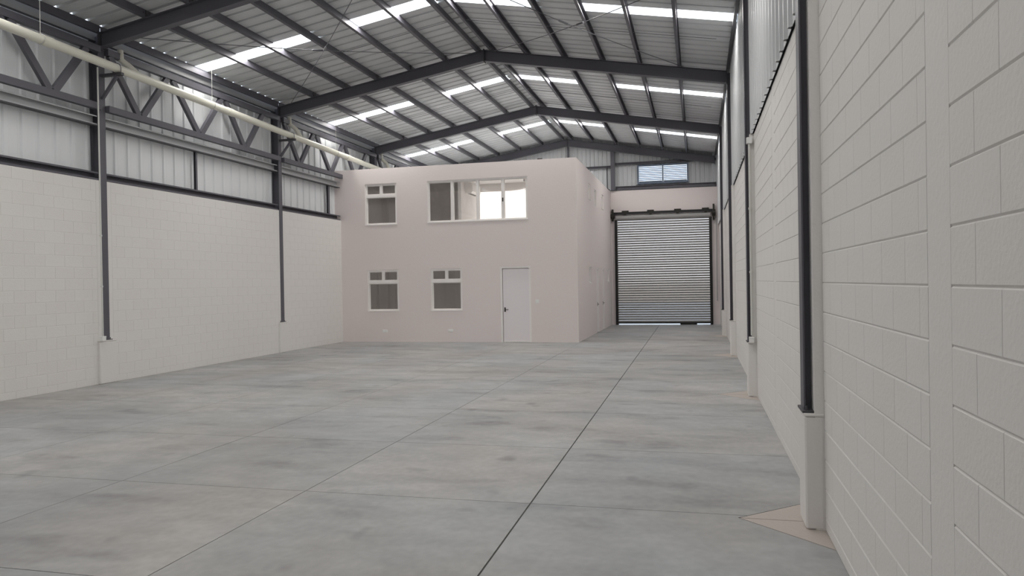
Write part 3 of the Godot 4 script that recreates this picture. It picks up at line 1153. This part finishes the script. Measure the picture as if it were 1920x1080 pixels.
# ---------------------------------------------------------------- office block
func window_unit(n: int, t: Transform3D, w: float, h: float, kind: String, label: String) -> void:
	# t's origin is the lower left corner of the opening on the wall's face, z towards the viewer
	var root := Node3D.new()
	root.name = "window_%d" % n
	add_child(root)
	root.transform = t
	tag(root, label, "", "", "structure")
	var z0 := -0.10
	var z1 := -0.022
	var st := mb()
	var f := 0.048
	for r in [[0.0, f, 0.0, h], [w - f, w, 0.0, h], [f, w - f, 0.0, f], [f, w - f, h - f, h]]:
		box(st, Vector3(r[0], r[2], z0), Vector3(r[1], r[3], z1))
	obj("frame", st, M.frame, root)
	st = mb()
	box(st, Vector3(0.001, 0.0005, -0.044), Vector3(w - 0.001, 0.03, 0.014))
	obj("sill", st, M.frame, root)
	var pane := func(x0: float, x1: float, y0: float, y1: float, z: float, rim: float) -> void:
		var s := mb()
		for r in [[x0, x0 + rim, y0, y1], [x1 - rim, x1, y0, y1], [x0 + rim, x1 - rim, y0, y0 + rim], [x0 + rim, x1 - rim, y1 - rim, y1]]:
			box(s, Vector3(r[0], r[2], z - 0.016), Vector3(r[1], r[3], z + 0.016))
		var sash := obj("sash", s, M.frame, root)
		s = mb()
		box(s, Vector3(x0 + rim, y0 + rim, z - 0.003), Vector3(x1 - rim, y1 - rim, z + 0.003))
		obj("pane", s, M.glass, sash)
	if kind == "casement":
		var ty := h * 0.70
		st = mb()
		box(st, Vector3(f, ty - 0.035, z0), Vector3(w - f, ty + 0.05, z1))
		obj("transom", st, M.frame, root)
		st = mb()
		box(st, Vector3(w / 2 - 0.03, ty + 0.05, z0), Vector3(w / 2 + 0.03, h - f, z1))
		obj("mullion", st, M.frame, root)
		pane.call(f, w / 2 - 0.03, ty + 0.05, h - f, -0.055, 0.022)
		pane.call(w / 2 + 0.03, w - f, ty + 0.05, h - f, -0.055, 0.022)
		pane.call(f, w - f, f, ty - 0.035, -0.07, 0.022)
	elif kind == "sliding":
		var xs := [f, w * 0.252, w * 0.508, w * 0.757, w - f]
		for k in 3:
			st = mb()
			box(st, Vector3(xs[k + 1] - 0.035, f, z0), Vector3(xs[k + 1] + 0.035, h - f, z1))
			obj("mullion", st, M.frame, root)
		for k in 4:
			pane.call(xs[k] + (0.035 if k > 0 else 0.0), xs[k + 1] - (0.035 if k < 3 else 0.0), f, h - f, -0.07, 0.02)
		st = mb()
		box(st, Vector3(xs[3] - 0.015, h * 0.44, z1), Vector3(xs[3] + 0.015, h * 0.53, z1 + 0.02))
		obj("latch", st, M.iron, root)
	else:
		pane.call(f, w - f, f, h - f, -0.07, 0.02)


func door_unit(n: int, t: Transform3D, w: float, h: float, hinge_right: bool, label: String) -> void:
	var root := Node3D.new()
	root.name = "door_%d" % n
	add_child(root)
	root.transform = t
	tag(root, label, "", "", "structure")
	var st := mb()
	for r in [[0.0, 0.055, 0.0, h], [w - 0.055, w, 0.0, h], [0.055, w - 0.055, h - 0.055, h]]:
		box(st, Vector3(r[0], r[2], -0.12), Vector3(r[1], r[3], -0.01))
	obj("frame", st, M.frame, root)
	st = mb()
	cbx(st, 0.066, w - 0.058, 0.03, h - 0.062, 0.05, 0.09, 0.003)
	var leaf := obj("leaf", st, M.door, root)
	st = mb()
	box(st, Vector3(0.066, 0.004, -0.085), Vector3(w - 0.058, 0.03, -0.03))
	obj("weather_bar", st, M.frame, root)
	st = mb()
	var hx := 0.12 if hinge_right else w - 0.12
	box(st, Vector3(hx - 0.02, h * 0.40, -0.05), Vector3(hx + 0.02, h * 0.40 + 0.13, -0.042))
	tube(st, [Vector3(hx, h * 0.43, -0.045), Vector3(hx, h * 0.43, 0.0)], 0.009, 8)
	tube(st, [Vector3(hx, h * 0.43, 0.0), Vector3(hx + (0.11 if hinge_right else -0.11), h * 0.43, 0.0)], 0.009, 8)
	obj("handle", st, M.iron, leaf)


func make_office() -> void:
	# openings: [x0, x1, y0, y1]
	var w1 := [-9.79, -8.76, 3.53, 4.79]
	var w2 := [-7.79, -4.72, 3.54, 4.79]
	var w3 := [-9.76, -8.74, 0.92, 2.18]
	var w4 := [-7.72, -6.74, 0.92, 2.18]
	var dr := [-5.58, -4.67, 0.0, 2.20]
	var st := mb()
	holed(st, facing_front(OFF), -10.86, OX, 0, 5.25, [w1, w2, w3, w4, dr], 0.16)
	struct("wall_office_front", st, M.plaster, "cream plastered front wall of the two storey office block")
	# side, openings in [d0, d1, y0, y1]
	var side := [[23.40, 23.95, 1.66, 2.19], [25.15, 25.75, 0.0, 2.19], [26.75, 27.30, 0.0, 2.19], [28.30, 28.85, 1.68, 2.19], [23.45, 23.95, 4.32, 4.82], [24.85, 25.35, 4.28, 4.80], [26.85, 27.40, 4.32, 4.84]]
	st = mb()
	holed(st, facing_right(OX), OFF + 0.16, END, 0, 5.25, side, 0.16)
	struct("wall_office_side", st, M.plaster, "cream plastered side wall of the office along the shutter aisle")
	var k := 1
	for q in [[w1, "casement", "small white window of the upper floor beside the left wall"], [w2, "sliding", "wide four pane sliding window of the upper floor with a bright room behind"], [w3, "casement", "white ground floor window nearest the left wall"], [w4, "casement", "white ground floor window between the other window and the door"]]:
		var h = q[0]
		window_unit(k, Transform3D(Basis.IDENTITY, Vector3(h[0], h[2], -OFF)), h[1] - h[0], h[3] - h[2], q[1], q[2])
		k += 1
	door_unit(1, Transform3D(Basis.IDENTITY, Vector3(dr[0], 0, -OFF)), dr[1] - dr[0], dr[3], true, "plain white door in the front of the office block")
	var doors := 2
	var sl := ["small window in the office side wall nearest the corner", "first door in the office side wall", "second door in the office side wall, nearer the shutter", "small window in the office side wall beside the shutter", "upper small window in the office side wall nearest the corner", "middle upper small window in the office side wall", "upper small window in the office side wall nearest the shutter"]
	for i in side.size():
		var h = side[i]
		var t := Transform3D(Basis(Vector3.FORWARD, Vector3.UP, Vector3.RIGHT), Vector3(OX, h[2], -h[0]))
		if h[2] < 0.1:
			door_unit(doors, t, h[1] - h[0], h[3], false, sl[i])
			doors += 1
		else:
			window_unit(k, t, h[1] - h[0], h[3] - h[2], "fixed", sl[i])
			k += 1
	# inside: floor between the storeys, roof slab, partitions
	st = mb()
	bx(st, -10.6, OX - 0.16, 2.72, 2.90, OFF + 0.16, END)
	struct("ceiling_office_ground", st, M.ceiling_white, "slab between the two office floors")
	st = mb()
	bx(st, -10.44, OX - 0.16, 4.90, 5.05, OFF + 0.16, END)
	struct("ceiling_office_upper", st, M.ceiling_white, "roof slab of the office block")
	st = mb()
	bx(st, -10.47, -10.44, 2.91, 5.05, OFF + 0.16, END)
	struct("wall_office_left", st, M.dim_wall, "outer wall of the upper office floor")
	# ground floor partitions
	st = mb()
	holed(st, facing_front(24.6), -10.6, OX - 0.16, 0, 2.72, [[-10.35, -9.9, 0.0, 2.1]], 0.1)
	struct("wall_office_back_ground", st, M.dim_wall, "back wall of the ground floor office rooms")
	st = mb()
	bx(st, -8.22, -8.12, 0, 2.72, OFF + 0.16, 24.6)
	struct("wall_office_partition_ground", st, M.dim_wall, "partition between the ground floor office rooms")
	st = mb()
	bx(st, -6.3, -6.2, 0, 2.72, OFF + 0.16, 24.6)
	struct("wall_office_partition_lobby", st, M.dim_wall, "partition beside the office entrance lobby")
	# upper floor partitions: a dark room, then the lit room with the air conditioner
	st = mb()
	bx(st, -6.87, -6.77, 2.9, 4.9, OFF + 0.13, 24.4)
	struct("wall_office_partition_upper", st, M.ceiling_white, "partition beside the bright upper office room")
	st = mb()
	holed(st, facing_front(24.4), -10.62, -6.87, 2.9, 4.9, [], 0.1)
	struct("wall_office_back_upper", st, M.dim_wall, "back wall of the dark upper office room")
	st = mb()
	holed(st, facing_front(23.15), -6.77, OX - 0.16, 2.9, 4.9, [[-6.77, -3.6, 3.0, 4.70]], 0.1)
	struct("wall_office_back_bright", st, M.ceiling_white, "back wall of the bright upper office room with a large glazed opening")
	# the large lit window at the back of that room
	var root := Node3D.new()
	root.name = "window_%d" % k
	add_child(root)
	root.position = Vector3(-6.77, 3.0, -23.19)
	tag(root, "large bright window seen through the upper office room", "", "", "structure")
	st = mb()
	box(st, Vector3(0, 0, -0.01), Vector3(3.17, 1.70, 0.01))
	obj("pane", st, M.lamp, root)
	st = mb()
	box(st, Vector3(0, 0, -0.03), Vector3(3.17, 0.05, 0.03))
	box(st, Vector3(0, 1.65, -0.03), Vector3(3.17, 1.70, 0.03))
	obj("frame", st, M.frame, root)
	var al := AreaLight3D.new()
	al.name = "office_daylight"
	al.area_size = Vector2(3.0, 1.55)
	al.area_normalize_energy = false
	al.light_energy = 0.06
	al.light_color = Color(1.0, 0.985, 0.97)
	al.shadow_enabled = true
	al.set("area_range", 20.0)
	al.transform = Transform3D(Basis(Vector3(-1, 0, 0), Vector3.UP, Vector3(0, 0, -1)), Vector3(-5.2, 3.85, -23.15))
	add_child(al, true)

	# things on and in the office
	var ac := thing("air_conditioner", "white wall mounted air conditioner seen through the wide upper window", "air conditioner", Vector3(-6.77, 4.44, -22.05))
	st = mb()
	extrude(st, PackedVector2Array([Vector2(0, 0), Vector2(0.18, 0.0), Vector2(0.23, 0.06), Vector2(0.23, 0.28), Vector2(0.19, 0.32), Vector2(0, 0.32)]), Transform3D(Basis(Vector3.RIGHT, Vector3.UP, Vector3.BACK), Vector3(0, 0, -0.42)), 0.84)
	var body := obj("body", st, M.plastic, ac)
	st = mb()
	box(st, Vector3(0.06, -0.004, -0.38), Vector3(0.17, 0.004, 0.38))
	obj("air_outlet", st, M.iron, body)
	var lp := thing("ceiling_light", "small round ceiling light in the bright upper office room", "light", Vector3(-5.0, 4.90, -21.9))
	st = mb()
	tube(st, [Vector3(0, 0, 0), Vector3(0, -0.05, 0)], 0.05, 16)
	obj("rose", st, M.plastic, lp)
	st = mb()
	tube(st, [Vector3(0, -0.05, 0), Vector3(0, -0.12, 0), Vector3(0, -0.15, 0)], 0.03, 12)
	obj("bulb", st, M.flash, lp)
	var sw := thing("light_switch", "white light switch plate on the office wall beside the door", "switch", Vector3(-4.49, 1.18, -OFF))
	st = mb()
	cbx(st, -0.05, 0.05, -0.05, 0.05, -0.012, 0.001, 0.003)
	obj("plate", st, M.plastic, sw)
	st = mb()
	cbx(st, -0.012, 0.012, -0.02, 0.02, -0.018, -0.01, 0.002)
	obj("rocker", st, M.plastic, sw)
	for q in [[-9.21, 0.33, "white wall socket on the office front below the window nearest the left wall"], [-7.12, 0.34, "white wall socket on the office front below the window next to the door"]]:
		var so := thing("wall_socket", q[2], "socket", Vector3(q[0], q[1], -OFF), "low wall sockets")
		st = mb()
		cbx(st, -0.075, 0.075, -0.04, 0.04, -0.014, 0.001, 0.003)
		obj("plate", st, M.plastic, so)
		for s in [-0.035, 0.035]:
			st = mb()
			tube(st, [Vector3(s, 0, 0.012), Vector3(s, 0, 0.016)], 0.02, 12)
			obj("outlet", st, M.plastic, so)
	var oc := thing("offcut", "small dark offcut lying on the office parapet under the ridge", "offcut", Vector3(-4.36, 5.25, -OFF - 0.08))
	st = mb()
	cbx(st, -0.07, 0.07, 0.0, 0.035, -0.04, 0.04, 0.004)
	obj("block", st, M.iron, oc)


func _ready() -> void:
	rng.seed = 20240
	make_view()
	make_materials()
	make_floor()
	make_block_walls()
	make_end_wall()
	make_roof()
	make_cladding()
	make_columns()
	make_rafters()
	make_purlins()
	make_trusses()
	make_bracing()
	make_pipes()
	make_office()
